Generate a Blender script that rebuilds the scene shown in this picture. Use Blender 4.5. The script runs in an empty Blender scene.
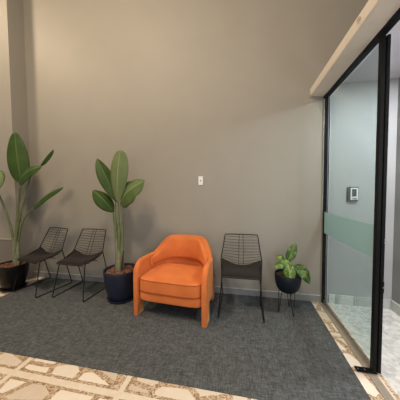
import bpy, bmesh, math, random
import numpy as np
from mathutils import Vector, Matrix, noise
random.seed(7)
PI = math.pi
S = bpy.context.scene
C = S.collection
S.view_settings.view_transform = 'Standard'
S.view_settings.look = 'None'
S.view_settings.gamma = 1
S.view_settings.use_curve_mapping = False
S.view_settings.exposure = 0.0

# ------------------------------------------------------------------ materials
def mat(name):
    m = bpy.data.materials.new(name); m.use_nodes = True
    nt = m.node_tree
    return m, nt, nt.nodes['Principled BSDF']
def N(nt, typ, **kw):
    n = nt.nodes.new(typ)
    for k, v in kw.items(): setattr(n, k, v)
    return n
def coords(nt, scale=(1, 1, 1), kind='Object', rot=(0, 0, 0)):
    tc = N(nt, 'ShaderNodeTexCoord'); mp = N(nt, 'ShaderNodeMapping')
    mp.inputs['Scale'].default_value = scale; mp.inputs['Rotation'].default_value = rot
    nt.links.new(tc.outputs[kind], mp.inputs['Vector'])
    return mp.outputs['Vector']
def ramp(nt, fac, stops):
    r = N(nt, 'ShaderNodeValToRGB'); e = r.color_ramp.elements
    while len(e) < len(stops): e.new(0.5)
    for el, (p, c) in zip(e, stops):
        el.position = p; el.color = (*c, 1)
    nt.links.new(fac, r.inputs['Fac'])
    return r.outputs['Color']
def noisetex(nt, vec, scale, detail=4, rough=.55):
    n = N(nt, 'ShaderNodeTexNoise'); n.inputs['Scale'].default_value = scale
    n.inputs['Detail'].default_value = detail; n.inputs['Roughness'].default_value = rough
    nt.links.new(vec, n.inputs['Vector']); return n.outputs['Fac']
def bump(nt, fac, bs, strength=.2, dist=.01):
    b = N(nt, 'ShaderNodeBump'); b.inputs['Strength'].default_value = strength
    b.inputs['Distance'].default_value = dist
    nt.links.new(fac, b.inputs['Height']); nt.links.new(b.outputs['Normal'], bs.inputs['Normal'])
def mth(nt, op, a, b=None, c=None):
    n = N(nt, 'ShaderNodeMath', operation=op)
    for i, v in enumerate((a, b, c)):
        if v is None: continue
        if isinstance(v, (int, float)): n.inputs[i].default_value = v
        else: nt.links.new(v, n.inputs[i])
    return n.outputs[0]
def mixc(nt, fac, a, b):
    n = N(nt, 'ShaderNodeMix', data_type='RGBA')
    for s, v in ((n.inputs[0], fac), (n.inputs[6], a), (n.inputs[7], b)):
        if isinstance(v, tuple): s.default_value = (*v, 1)
        elif isinstance(v, (int, float)): s.default_value = v
        else: nt.links.new(v, s)
    return n.outputs[2]

def simple(name, c1, c2, scale=20, rough=.6, metal=0, bs=.1, bscale=None, spec=.5, sheen=0, coat=0):
    m, nt, b = mat(name)
    v = coords(nt)
    f = noisetex(nt, v, scale)
    nt.links.new(ramp(nt, f, [(.3, c1), (.7, c2)]), b.inputs['Base Color'])
    b.inputs['Roughness'].default_value = rough; b.inputs['Metallic'].default_value = metal
    b.inputs['Specular IOR Level'].default_value = spec
    b.inputs['Sheen Weight'].default_value = sheen; b.inputs['Coat Weight'].default_value = coat
    if bs: bump(nt, noisetex(nt, v, bscale or scale * 6), b, bs, .002)
    return m

M = {}
WALLC = ((.275, .258, .226), (.288, .270, .238))
M['wall'] = simple('wall_paint', *WALLC, scale=3, rough=.55, bs=.25, bscale=160, spec=.35)
M['pillar'] = simple('pillar_paint', (.275, .258, .226), (.288, .270, .238), scale=3, rough=.6, bs=.2, bscale=160, spec=.3)
M['plinth'] = simple('plinth_paint', (.15, .14, .125), (.18, .165, .15), scale=3, rough=.6, bs=.2, bscale=160)
M['base'] = simple('baseboard_paint', (.24, .235, .225), (.27, .265, .255), scale=6, rough=.45, bs=.05)
M['cap'] = simple('baseboard_cap_paint', (.40, .39, .37), (.44, .43, .41), scale=6, rough=.4, bs=.03)
M['ceiling'] = simple('ceiling_paint', (.55, .53, .5), (.6, .58, .55), scale=4, rough=.8, bs=.1, bscale=200)
M['hallceil'] = simple('hall_ceiling_paint', (.6, .58, .64), (.66, .64, .70), scale=4, rough=.7, bs=.1, bscale=200)
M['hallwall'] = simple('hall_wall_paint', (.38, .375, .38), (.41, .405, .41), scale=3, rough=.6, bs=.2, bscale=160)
M['hallside'] = simple('hall_side_shaded_paint', (.20, .20, .20), (.23, .23, .23), scale=3, rough=.6, bs=.2, bscale=160)  # hall side wall, its shadow put into the colour as a darker grey
M['header'] = simple('header_metal', (.70, .65, .58), (.75, .70, .63), scale=8, rough=.4, bs=.03, spec=.5)
M['black'] = simple('black_frame', (.005, .005, .006), (.009, .009, .010), scale=30, rough=.5, bs=.03, spec=.1)
M['rail'] = simple('rail_metal', (.42, .37, .31), (.5, .45, .38), scale=30, rough=.45, metal=.2, bs=.05)
M['railbed'] = simple('rail_bed', (.16, .135, .11), (.22, .19, .155), scale=30, rough=.6, bs=.05)
M['steel'] = simple('brushed_steel', (.35, .33, .30), (.45, .43, .4), scale=30, rough=.35, metal=.9, bs=.05)
M['wire'] = simple('dark_wire', (.010, .009, .008), (.016, .014, .013), scale=40, rough=.5, bs=0, spec=.25)
M['pad'] = simple('charcoal_pad', (.013, .011, .010), (.022, .018, .016), scale=60, rough=.85, bs=.3, bscale=500, sheen=.05, spec=.2)
M['navy'] = simple('navy_glaze', (.008, .012, .028), (.013, .019, .042), scale=10, rough=.5, bs=.06, bscale=60)
M['blackpot'] = simple('black_glaze', (.004, .004, .004), (.007, .006, .006), scale=10, rough=.3, bs=.03, bscale=20, spec=.3)
M['bowl'] = simple('dark_blue_bowl', (.002, .005, .010), (.005, .008, .015), scale=10, rough=.5, bs=.03, spec=.3)
M['white'] = simple('white_plastic', (.72, .68, .68), (.8, .76, .75), scale=20, rough=.35, bs=0)
M['grey'] = simple('grey_plastic', (.05, .06, .07), (.07, .08, .09), scale=20, rough=.4, bs=0)
M['screen'] = simple('dark_screen', (.05, .065, .085), (.08, .10, .12), scale=90, rough=.15, bs=0)
M['scuff'] = simple('scuff_mark', (.40, .27, .20), (.48, .34, .26), scale=90, rough=.6, bs=0)
M['soil'] = simple('potting_soil', (.03, .018, .012), (.06, .035, .022), scale=60, rough=.95, bs=.6, bscale=120)

def bark():
    m, nt, b = mat('bark_chips')
    f = noisetex(nt, coords(nt), 38, 2)
    nt.links.new(ramp(nt, f, [(.3, (.06, .022, .014)), (.5, (.21, .085, .05)), (.72, (.38, .19, .12))]), b.inputs['Base Color'])
    b.inputs['Roughness'].default_value = .85
    return m
M['bark'] = bark()

def velvet():
    m, nt, b = mat('orange_velvet')
    v = coords(nt)
    f = noisetex(nt, v, 5, 3)
    nt.links.new(ramp(nt, f, [(.25, (.55, .140, .036)), (.75, (.68, .19, .050))]), b.inputs['Base Color'])
    b.inputs['Roughness'].default_value = .72
    b.inputs['Sheen Weight'].default_value = .55; b.inputs['Sheen Roughness'].default_value = .4
    b.inputs['Sheen Tint'].default_value = (1, .55, .25, 1)
    b.inputs['Specular IOR Level'].default_value = .25
    bump(nt, noisetex(nt, v, 260, 2), b, .25, .002)
    return m
M['orange'] = velvet()
M['piping'] = simple('orange_piping', (.40, .075, .010), (.5, .10, .015), scale=60, rough=.8, bs=.2)

def leafmat(name, dark, light, rib, vein=22, var=None, rough=.38):
    m, nt, b = mat(name)
    uv = coords(nt, kind='UV')
    sep = N(nt, 'ShaderNodeSeparateXYZ'); nt.links.new(uv, sep.inputs[0])
    u, v = sep.outputs[0], sep.outputs[1]          # u across -> 0..1, v along 0..1
    a = mth(nt, 'ABSOLUTE', mth(nt, 'SUBTRACT', u, .5))
    ribf = mth(nt, 'LESS_THAN', a, .028)
    w = mth(nt, 'SINE', mth(nt, 'MULTIPLY', mth(nt, 'SUBTRACT', v, mth(nt, 'MULTIPLY', a, .35)), vein * 6.28))
    w = mth(nt, 'MULTIPLY_ADD', w, .18, .5)
    n = noisetex(nt, coords(nt), 7, 4)
    f = mth(nt, 'ADD', mth(nt, 'MULTIPLY', w, .45), mth(nt, 'MULTIPLY', n, .6))
    col = ramp(nt, f, [(.32, dark), (.72, light)])
    if var:
        n2 = noisetex(nt, coords(nt, scale=(1, 1, 1)), 28, 3)
        col = mixc(nt, mth(nt, 'GREATER_THAN', n2, .56), col, var)
    col = mixc(nt, ribf, col, rib)
    nt.links.new(col, b.inputs['Base Color'])
    b.inputs['Roughness'].default_value = rough
    b.inputs['Specular IOR Level'].default_value = .35
    bump(nt, w, b, .25, .004)
    tr = N(nt, 'ShaderNodeBsdfTranslucent'); mx = N(nt, 'ShaderNodeMixShader'); mx.inputs[0].default_value = .22
    nt.links.new(col, tr.inputs['Color'])
    nt.links.new(b.outputs[0], mx.inputs[1]); nt.links.new(tr.outputs[0], mx.inputs[2])
    nt.links.new(mx.outputs[0], nt.nodes['Material Output'].inputs['Surface'])
    return m
M['leaf'] = leafmat('paddle_leaf_green', (.066, .110, .030), (.13, .19, .060), (.19, .25, .10), rough=.5)
M['leafd'] = leafmat('paddle_leaf_deep_green', (.026, .062, .010), (.062, .118, .022), (.10, .16, .045), rough=.5)
M['leafpale'] = leafmat('paddle_leaf_pale_green', (.12, .165, .07), (.20, .25, .11), (.26, .31, .15), rough=.5)
M['leafv'] = leafmat('mottled_leaf', (.035, .095, .014), (.10, .20, .035), (.28, .36, .11), vein=8, var=(.24, .31, .07))
M['leafv2'] = leafmat('green_leaf', (.025, .070, .014), (.06, .14, .030), (.2, .27, .09), vein=8, var=(.14, .20, .05))
M['stalk'] = simple('green_stalk', (.085, .11, .045), (.15, .175, .08), scale=14, rough=.5, bs=.15)
M['stalkb'] = simple('sheath_stalk', (.13, .135, .075), (.24, .235, .15), scale=22, rough=.65, bs=.3)

def carpet_mat():
    m, nt, b = mat('woven_carpet')
    v1 = coords(nt, scale=(22, 150, 60)); v2 = coords(nt, scale=(150, 22, 60)); v3 = coords(nt)
    a = noisetex(nt, v1, 1, 2); c = noisetex(nt, v2, 1, 2); d = noisetex(nt, v3, 1.2, 3); e = noisetex(nt, v3, 14, 4)
    # woven squares ~ 1.2 cm
    f = mth(nt, 'ADD', mth(nt, 'MULTIPLY', mth(nt, 'ADD', a, c), .42), mth(nt, 'ADD', mth(nt, 'MULTIPLY', d, .03), mth(nt, 'MULTIPLY', e, .14)))
    col = ramp(nt, f, [(.36, (.038, .041, .042)), (.50, (.080, .086, .089)), (.64, (.136, .146, .150))])
    nt.links.new(col, b.inputs['Base Color'])
    b.inputs['Roughness'].default_value = .92; b.inputs['Specular IOR Level'].default_value = .2
    bump(nt, f, b, .4, .003)
    return m
M['carpet'] = carpet_mat()

def stone_mat(name, pal, gapc, strips=True):
    m, nt, b = mat(name)
    v = coords(nt)
    # wobble
    nz = N(nt, 'ShaderNodeTexNoise'); nz.inputs['Scale'].default_value = 9; nz.inputs['Detail'].default_value = 2
    nt.links.new(v, nz.inputs['Vector'])
    vm = N(nt, 'ShaderNodeVectorMath', operation='MULTIPLY_ADD')
    vm.inputs[1].default_value = (.022, .022, 0); nt.links.new(nz.outputs['Color'], vm.inputs[0]); nt.links.new(v, vm.inputs[2])
    mp = N(nt, 'ShaderNodeMapping'); mp.inputs['Scale'].default_value = (4.3, 5.4, 0); mp.inputs['Location'].default_value = (.35, .15, 0)
    nt.links.new(vm.outputs[0], mp.inputs['Vector'])
    vo = N(nt, 'ShaderNodeTexVoronoi', feature='DISTANCE_TO_EDGE', voronoi_dimensions='2D'); vo.inputs['Scale'].default_value = 1
    vo.inputs['Randomness'].default_value = .85
    vc = N(nt, 'ShaderNodeTexVoronoi', feature='F1', voronoi_dimensions='2D'); vc.inputs['Scale'].default_value = 1
    vc.inputs['Randomness'].default_value = .85
    nt.links.new(mp.outputs[0], vo.inputs['Vector']); nt.links.new(mp.outputs[0], vc.inputs['Vector'])
    sepc = N(nt, 'ShaderNodeSeparateColor'); nt.links.new(vc.outputs['Color'], sepc.inputs[0])
    big = noisetex(nt, v, 18, 5, .6)
    vein = noisetex(nt, coords(nt, scale=(1, 3, 1), rot=(0, 0, .6)), 12, 6, .7)
    sf = mth(nt, 'ADD', mth(nt, 'MULTIPLY', sepc.outputs[0], .55), mth(nt, 'MULTIPLY', mth(nt, 'ADD', big, vein), .24))
    stone = ramp(nt, sf, [(.2, pal[0]), (.45, pal[1]), (.75, pal[2])])
    # pebble aggregate
    vp = N(nt, 'ShaderNodeTexVoronoi', feature='F1', voronoi_dimensions='2D'); vp.inputs['Scale'].default_value = 120
    nt.links.new(v, vp.inputs['Vector'])
    sp = N(nt, 'ShaderNodeSeparateColor'); nt.links.new(vp.outputs['Color'], sp.inputs[0])
    pebb = ramp(nt, sp.outputs[0], [(0, gapc[0]), (.5, gapc[1]), (1, gapc[2])])
    gap = mth(nt, 'LESS_THAN', vo.outputs['Distance'], .10)
    if strips:
        se = N(nt, 'ShaderNodeSeparateXYZ'); nt.links.new(v, se.inputs[0])
        def band(axis, c0, period, half):
            t = mth(nt, 'SUBTRACT', se.outputs[axis], c0 - period / 2)
            t = mth(nt, 'ABSOLUTE', mth(nt, 'SUBTRACT', mth(nt, 'FLOORED_MODULO', t, period), period / 2))
            return mth(nt, 'LESS_THAN', t, half), mth(nt, 'LESS_THAN', t, half + .022)
        b1, e1 = band(1, -1.522, .92, .023); b2, e2 = band(0, -2.64, .88, .019)
        gap = mth(nt, 'MAXIMUM', gap, mth(nt, 'MAXIMUM', e1, e2))
        col = mixc(nt, gap, stone, pebb)
        st = mth(nt, 'MAXIMUM', b1, b2)
        stripc = ramp(nt, big, [(.3, (.66, .57, .45)), (.7, (.74, .66, .54))])
        col = mixc(nt, st, col, stripc)
    else:
        col = mixc(nt, gap, stone, pebb)
    nt.links.new(col, b.inputs['Base Color'])
    b.inputs['Roughness'].default_value = .42; b.inputs['Specular IOR Level'].default_value = .4
    bump(nt, mth(nt, 'SUBTRACT', 1, gap), b, .3, .004)
    return m
M['stone'] = stone_mat('crazy_stone_floor',
    [(.56, .46, .37), (.68, .59, .48), (.78, .70, .60)],
    [(.20, .115, .06), (.44, .31, .19), (.66, .54, .41)])
def terrazzo():
    m, nt, b = mat('pale_terrazzo')
    v = coords(nt)
    vp = N(nt, 'ShaderNodeTexVoronoi', feature='F1', voronoi_dimensions='2D'); vp.inputs['Scale'].default_value = 34
    nt.links.new(v, vp.inputs['Vector'])
    sp = N(nt, 'ShaderNodeSeparateColor'); nt.links.new(vp.outputs['Color'], sp.inputs[0])
    f = mth(nt, 'ADD', mth(nt, 'MULTIPLY', sp.outputs[0], .35), mth(nt, 'MULTIPLY', noisetex(nt, v, 9, 5, .65), .6))
    nt.links.new(ramp(nt, f, [(.25, (.46, .44, .42)), (.5, (.62, .60, .58)), (.75, (.76, .74, .72))]), b.inputs['Base Color'])
    b.inputs['Roughness'].default_value = .35
    return m
M['terrazzo'] = terrazzo()
M['stonebase'] = stone_mat('stone_skirting', [(.40, .40, .38), (.55, .55, .53), (.66, .66, .64)],
    [(.3, .3, .28), (.45, .45, .42), (.6, .6, .58)], False)

def glass_mat(name, tint, refl_rough=.02):
    m = bpy.data.materials.new(name); m.use_nodes = True; nt = m.node_tree; nt.nodes.clear()
    out = N(nt, 'ShaderNodeOutputMaterial'); tr = N(nt, 'ShaderNodeBsdfTransparent'); tr.inputs[0].default_value = (*tint, 1)
    gl = N(nt, 'ShaderNodeBsdfGlossy'); gl.inputs['Roughness'].default_value = refl_rough
    lw = N(nt, 'ShaderNodeLayerWeight'); lw.inputs[0].default_value = .5
    sc = mth(nt, 'MULTIPLY_ADD', mth(nt, 'POWER', lw.outputs['Facing'], 4.0), .22, .02)
    mx = N(nt, 'ShaderNodeMixShader')
    nt.links.new(sc, mx.inputs[0]); nt.links.new(tr.outputs[0], mx.inputs[1]); nt.links.new(gl.outputs[0], mx.inputs[2])
    nt.links.new(mx.outputs[0], out.inputs[0])
    return m
M['glass'] = glass_mat('green_tinted_glass', (.915, .948, .942))
M['glassedge'] = simple('glass_edge_green', (.16, .34, .30), (.2, .4, .35), scale=20, rough=.2, bs=0)
def frost_mat():
    m = bpy.data.materials.new('frosted_film'); m.use_nodes = True; nt = m.node_tree; nt.nodes.clear()
    out = N(nt, 'ShaderNodeOutputMaterial'); tr = N(nt, 'ShaderNodeBsdfTransparent'); tr.inputs[0].default_value = (.85, .93, .92, 1)
    d = N(nt, 'ShaderNodeBsdfDiffuse'); d.inputs[0].default_value = (.46, .60, .60, 1)
    t2 = N(nt, 'ShaderNodeBsdfTranslucent'); t2.inputs[0].default_value = (.56, .76, .75, 1)
    a = N(nt, 'ShaderNodeMixShader'); a.inputs[0].default_value = .5
    nt.links.new(d.outputs[0], a.inputs[1]); nt.links.new(t2.outputs[0], a.inputs[2])
    mx = N(nt, 'ShaderNodeMixShader'); mx.inputs[0].default_value = .72
    nt.links.new(tr.outputs[0], mx.inputs[1]); nt.links.new(a.outputs[0], mx.inputs[2]); nt.links.new(mx.outputs[0], out.inputs[0])
    return m
M['frost'] = frost_mat()

# ------------------------------------------------------------------ mesh helpers
def link(name, me, m=None, parent=None, smooth=False):
    o = bpy.data.objects.new(name, me); C.objects.link(o)
    if m: me.materials.append(M[m] if isinstance(m, str) else m)
    if parent: o.parent = parent
    if smooth:
        for p in me.polygons: p.use_smooth = True
        me.set_sharp_from_angle(angle=math.radians(38))
    return o
def build(name, bm, m, parent=None, smooth=False):
    me = bpy.data.meshes.new(name); bmesh.ops.recalc_face_normals(bm, faces=bm.faces); bm.to_mesh(me); bm.free()
    return link(name, me, m, parent, smooth)
def add_box(bm, x0, x1, y0, y1, z0, z1, bev=0):
    r = bmesh.ops.create_cube(bm, size=1)
    vs = r['verts']
    for v in vs:
        v.co = Vector(((x0 + x1) / 2 + v.co.x * (x1 - x0), (y0 + y1) / 2 + v.co.y * (y1 - y0), (z0 + z1) / 2 + v.co.z * (z1 - z0)))
    if bev:
        es = list({e for v in vs for e in v.link_edges})
        bmesh.ops.bevel(bm, geom=es, offset=bev, segments=2, profile=.5, affect='EDGES')
def box(name, x0, x1, y0, y1, z0, z1, m, parent=None, bev=0):
    bm = bmesh.new(); add_box(bm, x0, x1, y0, y1, z0, z1, bev)
    return build(name, bm, m, parent)
def catmull(pts, n=6):
    P = [Vector(p) for p in pts]; P = [P[0] * 2 - P[1]] + P + [P[-1] * 2 - P[-2]]
    out = []
    for i in range(1, len(P) - 2):
        for k in range(n):
            t = k / n
            a, b, c, d = P[i - 1:i + 3]
            out.append(.5 * ((2 * b) + (c - a) * t + (2 * a - 5 * b + 4 * c - d) * t * t + (-a + 3 * b - 3 * c + d) * t ** 3))
    out.append(P[-2]); return out
def add_tube(bm, pts, r, seg=8, closed=False):
    pts = [Vector(p) for p in pts]; n = len(pts)
    rad = r if callable(r) else (lambda t: r)
    rings = []; prev = None
    for i, p in enumerate(pts):
        if closed: t = pts[(i + 1) % n] - pts[i - 1]
        else: t = pts[min(i + 1, n - 1)] - pts[max(i - 1, 0)]
        t.normalize()
        if prev is None:
            u = t.orthogonal().normalized()
        else:
            u = (prev - t * prev.dot(t)); u = u.normalized() if u.length > 1e-6 else t.orthogonal().normalized()
        prev = u; w = t.cross(u); rr = rad(i / max(1, n - 1))
        rings.append([bm.verts.new(p + (u * math.cos(a) + w * math.sin(a)) * rr) for a in (2 * PI * k / seg for k in range(seg))])
    for i in range(n if closed else n - 1):
        A, B = rings[i], rings[(i + 1) % n]
        for k in range(seg): bm.faces.new((A[k], A[(k + 1) % seg], B[(k + 1) % seg], B[k]))
    if not closed:
        bm.faces.new(rings[0][::-1]); bm.faces.new(rings[-1])
def tube(name, pts, r, m, parent=None, seg=8, closed=False):
    bm = bmesh.new(); add_tube(bm, pts, r, seg, closed)
    return build(name, bm, m, parent, True)
def round_path(pts, rad, n=5):
    """polyline with its corners rounded to a radius"""
    P = [Vector(p) for p in pts]; out = [P[0]]
    for i in range(1, len(P) - 1):
        a = (P[i - 1] - P[i]); b = (P[i + 1] - P[i]); r = min(rad, a.length * .45, b.length * .45)
        p0 = P[i] + a.normalized() * r; p1 = P[i] + b.normalized() * r
        for k in range(n + 1):
            t = k / n; out.append(p0 * (1 - t) ** 2 + P[i] * 2 * t * (1 - t) + p1 * t * t)
    out.append(P[-1]); return out
def lathe(name, prof, m, parent=None, seg=48, loc=(0, 0, 0)):
    bm = bmesh.new(); rings = []
    for r, z in prof:
        if r < 1e-5: rings.append([bm.verts.new((loc[0], loc[1], loc[2] + z))])
        else: rings.append([bm.verts.new((loc[0] + r * math.cos(2 * PI * k / seg), loc[1] + r * math.sin(2 * PI * k / seg), loc[2] + z)) for k in range(seg)])
    for A, B in zip(rings, rings[1:]):
        for k in range(seg):
            k2 = (k + 1) % seg
            if len(A) == 1 and len(B) == 1: continue
            if len(A) == 1: bm.faces.new((A[0], B[k2], B[k]))
            elif len(B) == 1: bm.faces.new((A[k], A[k2], B[0]))
            else: bm.faces.new((A[k], A[k2], B[k2], B[k]))
    return build(name, bm, m, parent, True)
def empty(name, loc, label, cat, rz=0, group=None):
    o = bpy.data.objects.new(name, None); C.objects.link(o); o.location = loc; o.rotation_euler = (0, 0, rz)
    o.empty_display_size = .1
    o['label'] = label; o['category'] = cat
    if group: o['group'] = group
    return o
def tag(o, label, cat, group=None):
    o['label'] = label; o['category'] = cat
    if group: o['group'] = group
    return o
def struct(o): o['kind'] = 'structure'; return o
def sempty(name, loc=(0, 0, 0)):
    o = bpy.data.objects.new(name, None); C.objects.link(o); o.location = loc; o.empty_display_size = .1
    o['kind'] = 'structure'; return o

# ------------------------------------------------------------------ room shell
H = 4.7
struct(box('floor', -7, .95, -6, .2, -.12, 0, 'stone'))
struct(box('wall_back', -7, 2.6, 0, .2, 0, H, 'wall'))
struct(box('ceiling', -7, 2.6, -6, 0, H, H + .1, 'ceiling'))
# corridor behind the glazing
struct(box('floor_hall', .046, .70, -3.4, -.001, 0, .0025, 'terrazzo'))
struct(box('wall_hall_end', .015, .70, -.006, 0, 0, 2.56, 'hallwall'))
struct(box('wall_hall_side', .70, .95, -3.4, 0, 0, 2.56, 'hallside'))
struct(box('ceiling_hall', .06, .70, -3.4, 0, 2.56, 2.66, 'hallceil'))
# the pier that steps forward at the far end
bm = bmesh.new(); add_box(bm, -7, -4.25, -.236, 0, 0, H)
w = build('wall_left', bm, 'pillar')
struct(w)
bm = bmesh.new(); add_box(bm, -7, -4.30, -.262, -.236, .006, .64); struct(build('trim_1', bm, 'plinth'))
struct(box('trim_2', -7, -4.297, -.268, -.236, .64, .662, 'pillar', bev=.003))
def baseboard(name, x0, x1, y, m='base'):
    o = box(name, x0, x1, y - .014, y, .0, .078, m)
    box('cap', x0, x1, y - .018, y, .078, .086, 'cap', o, bev=.002)
    return struct(o)
baseboard('baseboard_back', -4.24, -.035, 0)
struct(box('baseboard_hall', .05, .70, -.026, -.006, 0, .11, 'stonebase', bev=.002))
struct(box('baseboard_hall_side', .682, .70, -3.4, -.026, 0, .11, 'stonebase', bev=.002))

# carpet laid into the stone floor
bm = bmesh.new(); add_box(bm, -4.012, -.144, -1.378, -.016, .0005, .006, .0015)
tag(build('carpet', bm, 'carpet'), 'dark blue-grey woven carpet laid along the wall under the seats', 'carpet')
FZ = .0062

# ------------------------------------------------------------------ glazing
win = sempty('window_1')
box('glass_pane', -.014, -.004, -.985, -.03, .045, 2.40, 'glass', win)
box('jamb', -.030, .010, -.026, -.001, .0, 2.44, 'black', win, bev=.002)
box('jamb_edge', -.036, -.030, -.020, -.001, .0, 2.44, 'steel', win)
box('top_rail', -.04, .010, -3.3, -.001, 2.412, 2.436, 'black', win, bev=.002)
box('stile', -.024, .002, -1.028, -.990, .012, 2.40, 'black', win, bev=.003)
box('bottom_rail', -.016, -.002, -.985, -.03, .022, .045, 'steel', win)
box('frosted_band', -.017, -.0145, -.985, -.03, .848, 1.094, 'frost', win)
dr = sempty('door_1')
box('glass_pane', .024, .032, -.985, -.05, .04, 2.41, 'glass', dr)
box('stile', .006, .027, -1.034, -.992, .02, 2.40, 'black', dr, bev=.003)
box('stile', .012, .020, -.040, -.030, .02, 2.41, 'black', dr, bev=.003)
lk = box('lock', .009, .025, -1.043, -1.036, .62, .70, 'black', dr, bev=.002)
for z in (.66, .98, 1.0):
    box('lock_screw', .015, .022, -1.047, -1.0425, z - .005, z + .005, 'steel', lk)
# grooved floor rail
tr = sempty('trim_3')
for k in range(5):
    box('rail_rib', -.052 + k * .011, -.046 + k * .011, -3.2, -.02, .0, .006, 'rail', tr, bev=.001)
box('rail_bed', -.056, .004, -3.2, -.02, .0, .003, 'railbed', tr)

# operator cover: a long pale box with a chamfered lower edge
bm = bmesh.new()
prof = [(-.176, 2.462), (-.170, 2.455), (-.042, 2.434), (-.042, 2.534), (-.186, 2.534)]
R = [[bm.verts.new((x, y, z)) for x, z in prof] for y in (-.003, -3.3)]
for k in range(5): bm.faces.new((R[0][k], R[0][(k + 1) % 5], R[1][(k + 1) % 5], R[1][k]))
bm.faces.new(R[0]); bm.faces.new(R[1][::-1])
bmesh.ops.bevel(bm, geom=[e for e in bm.edges], offset=.003, segments=2, profile=.5, affect='EDGES')
cover = tag(build('door_operator_cover', bm, 'header'), 'long cream box over the top of the glazing', 'door header')
box('end_plate', -.190, -.042, -.003, .0, 2.432, 2.537, 'steel', cover)
# small brownish mark on its front face
mk = bmesh.new()
add_tube(mk, [(-.1845 , -1.060 + .022 * math.cos(a), 2.503 + .016 * math.sin(a)) for a in np.linspace(.6, 5.6, 12)], .0016, 5)
add_tube(mk, [(-.1845, -1.09, 2.497), (-.1845, -1.03, 2.512)], .0014, 5)
build('mark', mk, 'scuff', cover)

# black plate at the foot of the stile
fb = empty('floor_guide', (-.062, -1.0, 0), 'small black metal guide plate on the floor at the foot of the black stile', 'door guide')
box('plate', -.062, .07, -.028, .022, .0095, .0135, 'black', fb, bev=.001)
for x in (-.045, .0, .045):
    lathe('screw', [(0, .003), (.004, .003), (.005, 0)], 'steel', fb, 10, (x, -.003, .0135))

# ------------------------------------------------------------------ wall fittings
wp = empty('wall_plate', (-1.499, 0, 1.487), 'small white switch plate with a dark button alone on the bare wall', 'switch')
box('plate', -.030, .030, -.009, -.0005, -.057, .057, 'white', wp, bev=.003)
box('button', -.006, .006, -.013, -.009, -.010, .008, 'black', wp, bev=.001)
rd = empty('access_reader', (.280, -.006, 1.304), 'grey and white entry keypad with a dark screen on the wall behind the glass', 'keypad')
box('housing', -.058, .052, -.028, -.0005, -.082, .082, 'grey', rd, bev=.006)
fc = box('face', -.032, .044, -.036, -.028, -.068, .070, 'white', rd, bev=.004)
box('screen', -.020, .026, -.0385, -.036, -.028, .056, 'screen', fc, bev=.001)
box('keypad_strip', -.014, .030, -.0375, -.036, -.060, -.048, 'grey', fc, bev=.0005)

# ------------------------------------------------------------------ wire chairs
def prof2d(pts, n=5):
    return [(v.x, v.y) for v in catmull([(a, b, 0) for a, b in pts], n)]
SP = prof2d([(-.200, .430), (-.185, .446), (-.10, .448), (.0, .438), (.06, .438), (.105, .468), (.138, .53), (.200, .665), (.262, .800)])
_L = [0]
for a, b in zip(SP, SP[1:]): _L.append(_L[-1] + math.dist(a, b))
def sp_at(t):
    d = t * _L[-1]
    for i in range(len(SP) - 1):
        if _L[i + 1] >= d or i == len(SP) - 2:
            k = (d - _L[i]) / (_L[i + 1] - _L[i]); return (SP[i][0] + (SP[i + 1][0] - SP[i][0]) * k, SP[i][1] + (SP[i + 1][1] - SP[i][1]) * k)
def half(t):   # half width of the shell along its length
    pts = [(0, .195), (.3, .222), (.48, .235), (.6, .232), (.8, .215), (1, .198)]
    for (a, x), (b, y) in zip(pts, pts[1:]):
        if t <= b: return x + (y - x) * (t - a) / (b - a)
    return pts[-1][1]
def shell_pt(t, s):   # s in -1..1 across
    y, z = sp_at(t); w = half(t)
    lift = .052 * s * s * math.exp(-((t - .44) / .17) ** 2)     # sides curl up round the hips
    fwd = -.020 * s * s * max(0, min(1, (t - .5) / .2))
    return Vector((w * s, y + fwd, z + lift))
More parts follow.
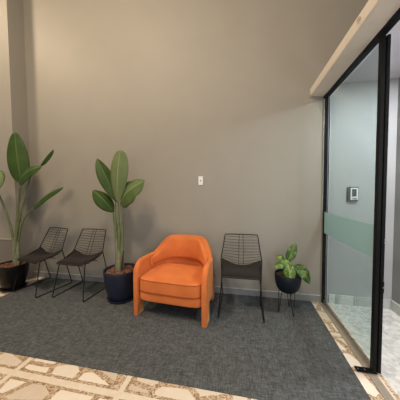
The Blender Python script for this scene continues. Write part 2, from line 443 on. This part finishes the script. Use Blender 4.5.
def wire_chair(label):
    t = empty('wire_chair', (0, 0, 0), label, 'chair', 0, 'black wire side chairs along the wall')
    # rim of the shell
    edge = [shell_pt(k / 24, -1) for k in range(25)] + [shell_pt(1, s) for s in (-.5, 0, .5)] + [shell_pt(1 - k / 24, 1) for k in range(25)] + [shell_pt(0, s) for s in (.5, 0, -.5)]
    tube('shell_rim', edge, .0062, 'wire', t, 8, True)
    bm = bmesh.new()
    for k in range(9):      # back wires bend like leaf veins
        u = .53 + k * .0525
        add_tube(bm, [shell_pt(min(1, u + .018 * (abs(s) - .12) * 1.0), s) for s in (-1, -.55, -.12, .12, .55, 1)], .0028, 5)
    for s in (-.12, .12):
        add_tube(bm, [shell_pt(.03 + .97 * k / 20, s) for k in range(21)], .0032, 5)
    build('back_wires', bm, 'wire', t, True)
    bm = bmesh.new()
    for k in range(10):
        u = .03 + k * .052
        p = [shell_pt(u, s) - Vector((0, 0, .004)) for s in (-1, -.55, -.12, .12, .55, 1)]
        add_tube(bm, p, .0028, 5)
    build('seat_wires', bm, 'wire', t, True)
    # seat pad
    bm = bmesh.new(); nu, ns = 20, 14; G = {}
    for lay in (0, 1):
        for i in range(nu + 1):
            for j in range(ns + 1):
                u = .008 + .50 * i / nu; s = -1 + 2 * j / ns
                if True:
                    e = min(1, min(i, nu - i) / 2.0, min(j, ns - j) / 1.5)
                    sc = .97 if i not in (0, nu) else .93
                    # round the back edge down in the middle
                    uu = u - .045 * (1 - s * s) * (i / nu) ** 2
                    p = shell_pt(uu, s * sc)
                    p.z += (.004 + .014 * math.sqrt(max(0, e))) if lay else .002
                    G[lay, i, j] = bm.verts.new(p)
    for i in range(nu):
        for j in range(ns):
            for lay in (0, 1): bm.faces.new((G[lay, i, j], G[lay, i + 1, j], G[lay, i + 1, j + 1], G[lay, i, j + 1]))
    ring = [(i, 0) for i in range(nu)] + [(nu, j) for j in range(ns)] + [(i, ns) for i in range(nu, 0, -1)] + [(0, j) for j in range(ns, 0, -1)]
    for a, b in zip(ring, ring[1:] + ring[:1]):
        bm.faces.new((G[0, a[0], a[1]], G[0, b[0], b[1]], G[1, b[0], b[1]], G[1, a[0], a[1]]))
    build('seat_pad', bm, 'pad', t, True)
    # two runner legs and the under-seat bars
    for sg in (-1, 1):
        top_f = (sg * .196, -.155, .436); top_b = tuple(shell_pt(.47, sg) + Vector((sg * .002, 0, -.010)))
        path = round_path([top_b, top_f, (sg * .234, -.245, .0068), (sg * .234, .250, .0068), shell_pt(.50, sg) + Vector((sg * .004, 0, -.004))], .022, 5)
        tube('sled_leg', path, .0066, 'wire', t, 8)
    tube('cross_bar', [(-.205, -.09, .430), (.205, -.09, .430)], .005, 'wire', t, 8)
    tube('cross_bar', [(-.215, .03, .427), (.215, .03, .427)], .005, 'wire', t, 8)
    return t
def kids(o): return [c for c in bpy.data.objects if c.parent == o]
def dup(o, label):
    ch = kids(o); r = o.copy(); C.objects.link(r); r['label'] = label
    for c in ch:
        k = c.copy(); C.objects.link(k); k.parent = r
    return r
ch0 = wire_chair('black wire chair standing alone between the orange armchair and the small planter')
ch0.location = (-.974, -.332, FZ)
ch1 = dup(ch0, 'black wire chair next to the navy blue plant pot with nothing on its seat')
ch1.location = (-3.075, -.318, FZ); ch1.rotation_euler = (0, 0, -.045)
ch2 = dup(ch0, 'black wire chair with its seat over the edge of the black plant pot')
ch2.location = (-3.712, -.318, FZ); ch2.rotation_euler = (0, 0, -.17)

# ------------------------------------------------------------------ orange armchair
arm = empty('armchair', (-1.683, -.370, FZ), 'orange velvet tub armchair with curved arms and a loose seat cushion', 'armchair', -.075)
def sstep(a, b, x):
    t = max(0, min(1, (x - a) / (b - a))); return t * t * (3 - 2 * t)
def plan_path(hw, yf, yb, rc, n_arc=22, n_st=16):
    """U from the front of one arm round the back to the other; returns (pos, outward normal)"""
    pts = []
    ys = yb - rc[1]
    for k in range(n_st): pts.append((Vector((-hw, yf + (ys - yf) * k / n_st)), Vector((-1, 0))))
    cx, cy = -hw + rc[0], ys
    for k in range(n_arc + 1):
        a = PI - (PI / 2) * k / n_arc
        pts.append((Vector((cx + rc[0] * math.cos(a), cy + rc[1] * math.sin(a))), Vector((math.cos(a) / rc[0], math.sin(a) / rc[1])).normalized()))
    full = pts + [(Vector((-p.x, p.y)), Vector((-n.x, n.y))) for p, n in pts[::-1]]
    return full
def top_z(y, x):
    # side profile: level arms, then a soft rise into the back
    if y <= -.115: return .592
    u = math.atan2((y + .115) / .40, abs(x) / .384) / (PI / 2)     # 0 at the side, 1 in the middle of the back
    return .592 + .182 * sstep(.20, .66, u)
def sweep(name, path, zb, zt, th, m, parent, yf=None, rr=.13, expo=3.2, bulge=0):
    bm = bmesh.new(); rings = []; nseg = 28
    n = len(path)
    for i, (p, nn) in enumerate(path):
        y = p.y; z1 = zt(p); z0 = zb(p); t = th(p)
        if yf is not None:
            d = y - yf
            if d < rr: z1 = z1 - (.155) * (1 - math.sqrt(max(0, 1 - ((rr - d) / rr) ** 2)))
            if d < .02: t *= .80 + .20 * math.sqrt(max(0, 1 - ((.02 - d) / .02) ** 2))
        ring = []
        cz, hz = (z0 + z1) / 2, (z1 - z0) / 2
        for k in range(nseg):
            a = 2 * PI * k / nseg; c, s = math.cos(a), math.sin(a)
            # long sides straight, ends rounded: a stadium cross-section
            r = t / 2
            zz = (hz - r) * (1 if s > 0 else -1) + r * s if abs(s) > 1e-6 else 0
            off = r * c
            ring.append((off, zz))
        vs = []
        for off, zz in ring:
            q = p + nn * off
            vs.append(bm.verts.new((q.x, q.y, cz + zz)))
        rings.append(vs)
    for A, B in zip(rings, rings[1:]):
        for k in range(nseg): bm.faces.new((A[k], A[(k + 1) % nseg], B[(k + 1) % nseg], B[k]))
    bm.faces.new(rings[0][::-1]); bm.faces.new(rings[-1])
    o = build(name, bm, m, parent, True)
    return o
YF = -.345
path = plan_path(.384, YF, .285, (.372, .40), 34)
sweep('outer_shell', path, lambda p: .185, lambda p: top_z(p.y, p.x), lambda p: .059 + .033 * sstep(0, .2, p.y), 'orange', arm, YF)
path2 = [q for q in plan_path(.332, -.085, .225, (.322, .31), 34)]
sweep('backrest', path2, lambda p: .47 + .02 * sstep(0, .2, p.y), lambda p: top_z(p.y * 1.2 + .02, p.x * 1.1) - .014 - .02 * (1 - sstep(-.08, .03, p.y)), lambda p: .022 + .050 * sstep(-.08, .12, p.y), 'orange', arm)
for sg in (-1, 1):
    lp = [(Vector((sg * .384, YF - .001 + .11 * k / 12)), Vector((sg, 0))) for k in range(13)]
    bm_l = sweep('leg', lp, lambda p: -.028, lambda p: .36, lambda p: .0582, 'orange', arm, None)
    # square the foot off at the floor and round the front like the arm above
    for v in bm_l.data.vertices:
        d = v.co.y - YF
        if d < .02: v.co.x = sg * .384 + (v.co.x - sg * .384) * (.80 + .20 * math.sqrt(max(0, 1 - ((.02 - d) / .02) ** 2)))
        if v.co.z < 0: v.co.z = 0
    bm = bmesh.new(); x0, x1 = sg * .33 - .031, sg * .33 + .031
    add_box(bm, x0, x1, .165, .255, 0, .30, .012)
    build('leg', bm, 'orange', arm)
def pillow(name, x0, x1, y0, y1, z0, z1, r, m, parent, dome=.0, corner=.06, bow=0):
    """rounded upholstered block"""
    bm = bmesh.new(); n = 72; layers = []
    cx, cy = (x0 + x1) / 2, (y0 + y1) / 2; hx, hy = (x1 - x0) / 2, (y1 - y0) / 2
    def outline(inset):
        pts = []
        a, b = hx - inset, hy - inset; c = max(.01, corner - inset)
        for k in range(n):
            th = 2 * PI * k / n + PI / n; co, si = math.cos(th), math.sin(th)
            e = 2 / 9.0
            px = a * math.copysign(abs(co) ** e, co); py = b * math.copysign(abs(si) ** e, si)
            if py < 0: py -= bow * (1 - (px / a) ** 2)
            pts.append((cx + px, cy + py))
        return pts
    prof = []
    for k in range(7):
        a = PI / 2 * k / 6; prof.append((r * (1 - math.sin(a)), z0 + r * (1 - math.cos(a))))
    for k in range(7):
        a = PI / 2 * k / 6; prof.append((r * (1 - math.cos(a)), z1 - r + r * math.sin(a)))
    for ins, z in prof: layers.append([bm.verts.new((x, y, z)) for x, y in outline(ins)])
    for A, B in zip(layers, layers[1:]):
        for k in range(n): bm.faces.new((A[k], A[(k + 1) % n], B[(k + 1) % n], B[k]))
    last = layers[-1]; zt = z1
    for q in (.8, .6, .4, .2):
        ring = [bm.verts.new((cx + (v.co.x - cx) * q, cy + (v.co.y - cy) * q, zt + dome * (1 - q ** 2))) for v in layers[-1]]
        for k in range(n): bm.faces.new((last[k], last[(k + 1) % n], ring[(k + 1) % n], ring[k]))
        last = ring
    c = bm.verts.new((cx, cy, zt + dome))
    for k in range(n): bm.faces.new((last[k], last[(k + 1) % n], c))
    bm.faces.new(layers[0][::-1])
    o = build(name, bm, m, parent, True)
    return o, outline
pillow('front_rail', -.357, .357, YF - .002, .20, .172, .268, .018, 'orange', arm, bow=.006)
cu, ol = pillow('seat_cushion', -.352, .352, YF - .006, .185, .270, .420, .024, 'orange', arm, dome=.022, bow=.018)
for z in (.405, .284):
    pt = [(x, y, z) for x, y in ol(.0)]
    tube('piping', pt, .0042, 'piping', cu, 6, True)

# ------------------------------------------------------------------ plants
def leaf(name, m, parent, base, tip, width, face=(0, -1, 0), bend=.1, fold=.25, shape=(.5, .9), thick=.0016, wave=.0, sag=0, n=22, root=(0, 0, 0)):
    """paddle leaf from base to tip; bend = how far the middle bows along the leaf's normal"""
    b, t = Vector(base) - Vector(root), Vector(tip) - Vector(root)
    ax = (t - b); L = ax.length; ax.normalize()
    f = Vector(face); f = (f - ax * f.dot(ax)).normalized(); side = ax.cross(f)
    bm = bmesh.new(); uvl = bm.loops.layers.uv.new(); js = [-1, -.75, -.5, -.25, -.04, .04, .25, .5, .75, 1]
    grid = []; meta = {}
    pk, sh = shape
    for i in range(n + 1):
        u = i / n
        w = (math.sin(PI * min(1, u ** (math.log(.5) / math.log(pk))))) ** sh * width / 2
        if i == 0: w = width * .03
        if i == n: w = width * .012
        c = b + ax * (L * u) + f * (bend * L * math.sin(PI * u)) + Vector((0, 0, -sag * L * u * u))
        row = []
        for j in js:
            wv = wave * width * math.sin(u * 19 + j * 2) * abs(j)
            off = -fold * abs(j) * w + wv
            v = bm.verts.new(c + side * (w * j * math.cos(fold * .6)) + f * (-off if False else off))
            meta[v] = ((j + 1) / 2, u); row.append(v)
        grid.append(row)
    for A, B in zip(grid, grid[1:]):
        for k in range(len(js) - 1):
            fc = bm.faces.new((A[k], A[k + 1], B[k + 1], B[k]))
            for lp in fc.loops: lp[uvl].uv = meta[lp.vert]
    me = bpy.data.meshes.new(name); bm.to_mesh(me); bm.free()
    o = link(name, me, m, parent, True)
    md = o.modifiers.new('thickness', 'SOLIDIFY'); md.thickness = thick; md.offset = 0
    return o
def chips(name, parent, r, z, n, seed):
    rnd = random.Random(seed); bm = bmesh.new()
    for k in range(n):
        a = rnd.uniform(0, 2 * PI); q = r * math.sqrt(rnd.random()) * .95
        s = Vector((rnd.uniform(.010, .026), rnd.uniform(.007, .014), rnd.uniform(.003, .007)))
        mtx = Matrix.Translation((q * math.cos(a), q * math.sin(a), z + rnd.uniform(0, .012))) @ Matrix.Rotation(rnd.uniform(0, PI), 4, 'Z') @ Matrix.Rotation(rnd.uniform(-.5, .5), 4, 'X') @ Matrix.Rotation(rnd.uniform(-.4, .4), 4, 'Y')
        v = bmesh.ops.create_cube(bm, size=1, matrix=mtx @ Matrix.Diagonal((*s, 1)))
    o = build(name, bm, 'bark', parent); o['kind'] = 'stuff'; return o

# --- navy pot
R0 = (-2.455, -.375, FZ)
pc = empty('potted_bird_of_paradise', R0, 'tall broad-leaved plant in a round navy blue pot beside the orange armchair', 'potted plant')
lathe('saucer', [(0, 0), (.150, 0), (.168, .012), (.172, .030), (.164, .030), (.158, .014), (0, .012)], 'navy', pc)
pot = lathe('pot', [(0, .013), (.130, .013), (.148, .03), (.178, .12), (.200, .24), (.207, .34), (.212, .365), (.209, .378), (.200, .380), (.193, .372), (.190, .33), (0, .33)], 'navy', pc)
lathe('soil', [(0, .350), (.10, .349), (.187, .340), (.187, .332), (0, .332)], 'soil', pc, 32)
chips('bark_mulch', pc, .18, .352, 330, 3)
def stalks(parent, root, specs, m='stalk'):
    for pts, r0, r1 in specs:
        P = catmull([Vector(p) - Vector(root) for p in pts], 6)
        tube('stalk', P, (lambda t, a=r0, b=r1: a + (b - a) * t), m, parent, 8)
X0, Y0 = -2.47, -.385
stalks(pc, R0, [
    ([(X0 - .01, Y0, .35), (X0 + .012, Y0 - .01, .8), (-2.455, -.41, 1.10), (-2.450, -.42, 1.33)], .026, .008),
    ([(X0 - .03, Y0 - .01, .35), (X0 - .030, Y0, .75), (-2.515, -.38, 1.05), (-2.515, -.37, 1.26)], .024, .007),
    ([(X0 - .02, Y0 + .015, .35), (X0 - .055, Y0 + .02, .78), (-2.555, -.35, .98), (-2.575, -.34, 1.12)], .022, .007),
    ([(X0 + .03, Y0, .35), (X0 + .045, Y0 + .01, .80), (-2.405, -.38, 1.05), (-2.405, -.37, 1.22)], .024, .007),
])
for dx, dy, h, tx, r in ((0, 0, .86, .012, .030), (.022, .006, .72, .036, .026), (-.020, -.008, .76, -.030, .026), (.004, -.016, .62, .0, .024)):
    tube('sheath', [Vector(p) - Vector(R0) for p in ((X0 + dx, Y0 + dy, .34), (X0 + dx, Y0 + dy, .60), (X0 + tx, Y0 + dy, h))], lambda t, r=r: r - r * .5 * t, 'stalkb', pc, 12)
tube('dry_sheath', [Vector(p) - Vector(R0) for p in ((X0 + .035, Y0 - .01, .34), (X0 + .045, Y0 - .015, .46), (X0 + .066, Y0 - .01, .62))], lambda t: .016 - .012 * t, 'soil', pc, 8)
leaf('leaf', 'leafpale', pc, (-2.455, -.42, 1.22), (-2.368, -.47, 1.850), .255, face=(-.1, -1, .05), bend=.04, fold=.22, shape=(.60, .46), root=R0)
leaf('leaf', 'leafd', pc, (-2.500, -.37, 1.22), (-2.735, -.40, 1.765), .185, face=(1.1, -1, .2), bend=.05, fold=.3, shape=(.55, .7), root=R0)
leaf('leaf', 'leafd', pc, (-2.560, -.34, 1.09), (-2.790, -.42, 1.375), .20, face=(.7, -1, .6), bend=.12, fold=.45, shape=(.5, .7), root=R0)
leaf('leaf', 'leaf', pc, (-2.440, -.38, 1.20), (-2.070, -.46, 1.475), .29, face=(-.25, -1, .35), bend=.15, fold=.25, shape=(.42, .62), wave=.03, root=R0)

# --- black pot at the far end
R1 = (-3.965, -.55, 0.0005)
pl = empty('potted_bird_of_paradise', (-4.112, -.414, FZ), 'tall broad-leaved plant in a wide glossy black pot by the corner pier', 'potted plant')
R1 = tuple(pl.location)
lathe('saucer', [(0, 0), (.130, 0), (.148, .012), (.152, .028), (.145, .028), (.138, .014), (0, .012)], 'blackpot', pl)
lathe('pot', [(0, .013), (.112, .013), (.125, .03), (.152, .12), (.174, .23), (.184, .31), (.189, .338), (.188, .350), (.180, .353), (.172, .345), (.169, .31), (0, .31)], 'blackpot', pl)
lathe('soil', [(0, .326), (.10, .325), (.167, .316), (.167, .312), (0, .312)], 'soil', pl, 32)
chips('bark_mulch', pl, .165, .328, 280, 5)
X1, Y1 = -4.065, -.40
stalks(pl, R1, [
    ([(X1, Y1, .33), (X1 + .01, Y1, .72), (-4.00, -.40, 1.10), (-3.905, -.41, 1.50)], .022, .008),
    ([(X1 + .02, Y1, .33), (X1 + .02, Y1, .70), (-3.93, -.42, 1.05), (-3.80, -.42, 1.42), (-3.72, -.41, 1.60), (-3.59, -.40, 1.705)], .020, .005),
    ([(X1 - .01, Y1 - .01, .33), (X1 + .02, Y1 - .01, .66), (-3.96, -.43, 1.05), (-3.88, -.46, 1.47)], .020, .006),
    ([(X1 + .02, Y1 + .01, .33), (X1 + .04, Y1 + .01, .66), (-3.88, -.42, .98), (-3.70, -.42, 1.15)], .020, .006),
    ([(X1 - .02, Y1 - .01, .33), (X1 - .02, Y1 - .01, .64), (-4.12, -.43, .95), (-4.22, -.46, 1.30), (-4.28, -.49, 1.50), (-4.30, -.50, 1.66)], .020, .006),
])
for dx, dy, h, r in ((0, 0, .80, .030), (.022, .008, .66, .026), (-.016, -.010, .70, .024)):
    tube('sheath', [Vector(p) - Vector(R1) for p in ((X1 + dx, Y1 + dy, .32), (X1 + dx, Y1 + dy, .56), (X1 + dx * 1.3 + .008, Y1 + dy, h))], lambda t, r=r: r - r * .45 * t, 'stalkb', pl, 12)
leaf('leaf', 'leafd', pl, (-3.905, -.41, 1.48), (-3.955, -.43, 2.165), .26, face=(.45, -1, .02), bend=.03, fold=.12, shape=(.40, .55), root=R1)
leaf('leaf', 'leafd', pl, (-3.60, -.40, 1.70), (-3.37, -.41, 1.905), .085, face=(.3, -1, .5), bend=.04, fold=.7, shape=(.5, .5), root=R1)
leaf('leaf', 'leafd', pl, (-3.89, -.46, 1.47), (-3.50, -.46, 1.690), .175, face=(0, -1, .35), bend=.13, fold=.3, shape=(.38, .6), root=R1)
leaf('leaf', 'leafd', pl, (-3.72, -.42, 1.14), (-3.225, -.42, 1.415), .12, face=(-.1, -1, .6), bend=.07, fold=.5, shape=(.4, .5), root=R1)
leaf('leaf', 'leaf', pl, (-4.26, -.50, 1.66), (-4.06, -.60, 1.38), .25, face=(.4, -1, .35), bend=.10, fold=.3, shape=(.45, .6), root=R1)

# --- small planter on hairpin legs
R2 = (-.465, -.29, FZ)
pn = empty('planter_on_legs', R2, 'small dark bowl planter on thin hairpin legs with mottled green leaves', 'potted plant')
lathe('bowl', [(0, .226), (.055, .226), (.085, .235), (.112, .265), (.130, .315), (.137, .37), (.138, .425), (.1345, .430), (.130, .425), (.127, .40), (0, .40)], 'bowl', pn, 40)
lathe('soil', [(0, .412), (.08, .411), (.126, .402), (.126, .401), (0, .401)], 'soil', pn, 24)
for a in (-2.75, -1.18, 1.2):
    d = Vector((math.cos(a), math.sin(a), 0)); s = Vector((-d.y, d.x, 0))
    rt = d * .088
    pts = round_path([rt * 1.0 + s * .030 + Vector((0, 0, .245)), d * .108 + s * .003 + Vector((0, 0, .004)), d * .108 - s * .003 + Vector((0, 0, .004)), rt * 1.0 - s * .030 + Vector((0, 0, .245))], .012, 5)
    tube('leg', pts, .0036, 'wire', pn, 6)
def pleaf(base, tip, w, face, bend, m='leafv2', fold=.2, shape=(.42, .75), sag=0):
    b = Vector(base)
    leaf('leaf', m, pn, base, tip, w, face=face, bend=bend, fold=fold, shape=shape, wave=.02, root=R2, n=14, sag=sag)
    o = Vector((R2[0] + (b.x - R2[0]) * .25, R2[1] + (b.y - R2[1]) * .25, .41))
    md = (o + b) / 2 + Vector((0, 0, .03))
    tube('stalk', [q - Vector(R2) for q in catmull([o, md, b], 5)], .0032, 'stalk', pn, 6)
pleaf((-.470, -.30, .565), (-.375, -.25, .765), .105, (-.35, -1, .25), .06, 'leafv2')
pleaf((-.475, -.34, .560), (-.455, -.42, .385), .130, (-.2, -.9, .6), .14, 'leafv')
pleaf((-.500, -.33, .545), (-.625, -.38, .515), .085, (-.1, -.7, 1), .18, 'leafv')
pleaf((-.540, -.31, .590), (-.440, -.35, .500), .10, (0, -.8, .9), .12, 'leafv')
pleaf((-.385, -.30, .535), (-.262, -.37, .365), .125, (.25, -.9, .6), .2, 'leafv2')
pleaf((-.410, -.30, .500), (-.285, -.33, .530), .09, (.1, -.6, 1), .12, 'leafv2')
pleaf((-.505, -.24, .560), (-.575, -.20, .60), .08, (-.2, -.8, .8), .12, 'leafv')
pleaf((-.430, -.22, .580), (-.39, -.15, .640), .09, (.2, -1, .3), .08, 'leafv2')

# ------------------------------------------------------------------ lights
def area(name, loc, tgt, size, power, col, spread=PI):
    l = bpy.data.lights.new(name, 'AREA'); l.shape = 'DISK'; l.size = size; l.energy = power; l.color = col; l.spread = spread
    o = bpy.data.objects.new(name, l); C.objects.link(o); o.location = loc
    o.rotation_euler = (Vector(tgt) - Vector(loc)).to_track_quat('-Z', 'Y').to_euler()
    return o
WARM = (1, .79, .55)
area('ceiling_downlight', (-5.3, -1.6, 4.6), (-4.6, -.4, 2.6), .45, 66, WARM)
area('ceiling_downlight', (-2.9, -2.4, 4.6), (-2.4, -.8, 0), .45, 85, WARM)
area('ceiling_downlight', (-1.4, -3.2, 4.6), (-1.4, -1.2, 0), .45, 58, WARM)
area('lobby_fill', (-.6, -5.9, 1.6), (-1.0, 0, .8), 2.6, 44, (.90, .95, 1))  # unseen soft fill added behind the camera, no actual window there
area('hall_downlight', (.57, -.90, 2.545), (.50, -.90, 0), .24, 32, (.93, .97, 1))
area('hall_downlight', (.38, -2.5, 2.54), (.38, -2.5, 0), .16, 16, (.93, .97, 1))
area('doorway_fill', (.66, -2.3, 1.5), (-1.5, -.4, .6), .9, 18, (.85, .93, 1))  # cool fill added out of view past the doorway, standing in for daylight
w = bpy.data.worlds.new('world'); S.world = w; w.use_nodes = True
bg = w.node_tree.nodes['Background']; bg.inputs[0].default_value = (.95, .93, .92, 1); bg.inputs[1].default_value = .27

# ------------------------------------------------------------------ camera
f, yaw, pit, rol = 209.744, .2028, .0424, .0072
def ray(x3, y2, z3):
    c, s = math.cos(rol), math.sin(rol); x = c * x3 + s * z3; z2 = -s * x3 + c * z3
    c, s = math.cos(pit), math.sin(pit); y = c * y2 + s * z2; z = -s * y2 + c * z2
    c, s = math.cos(yaw), math.sin(yaw); return Vector((c * x - s * y, s * x + c * y, z))
cam = bpy.data.cameras.new('camera'); co = bpy.data.objects.new('camera', cam); C.objects.link(co)
rx, ry, rz = ray(1, 0, 0), ray(0, 0, 1), -ray(0, 1, 0)
m3 = Matrix((rx, ry, rz)).transposed()
co.matrix_world = Matrix.Translation((-.951, -2.724, 1.35)) @ m3.to_4x4()
cam.sensor_width = 36; cam.lens = f * 36 / 400; cam.clip_start = .05
S.camera = co
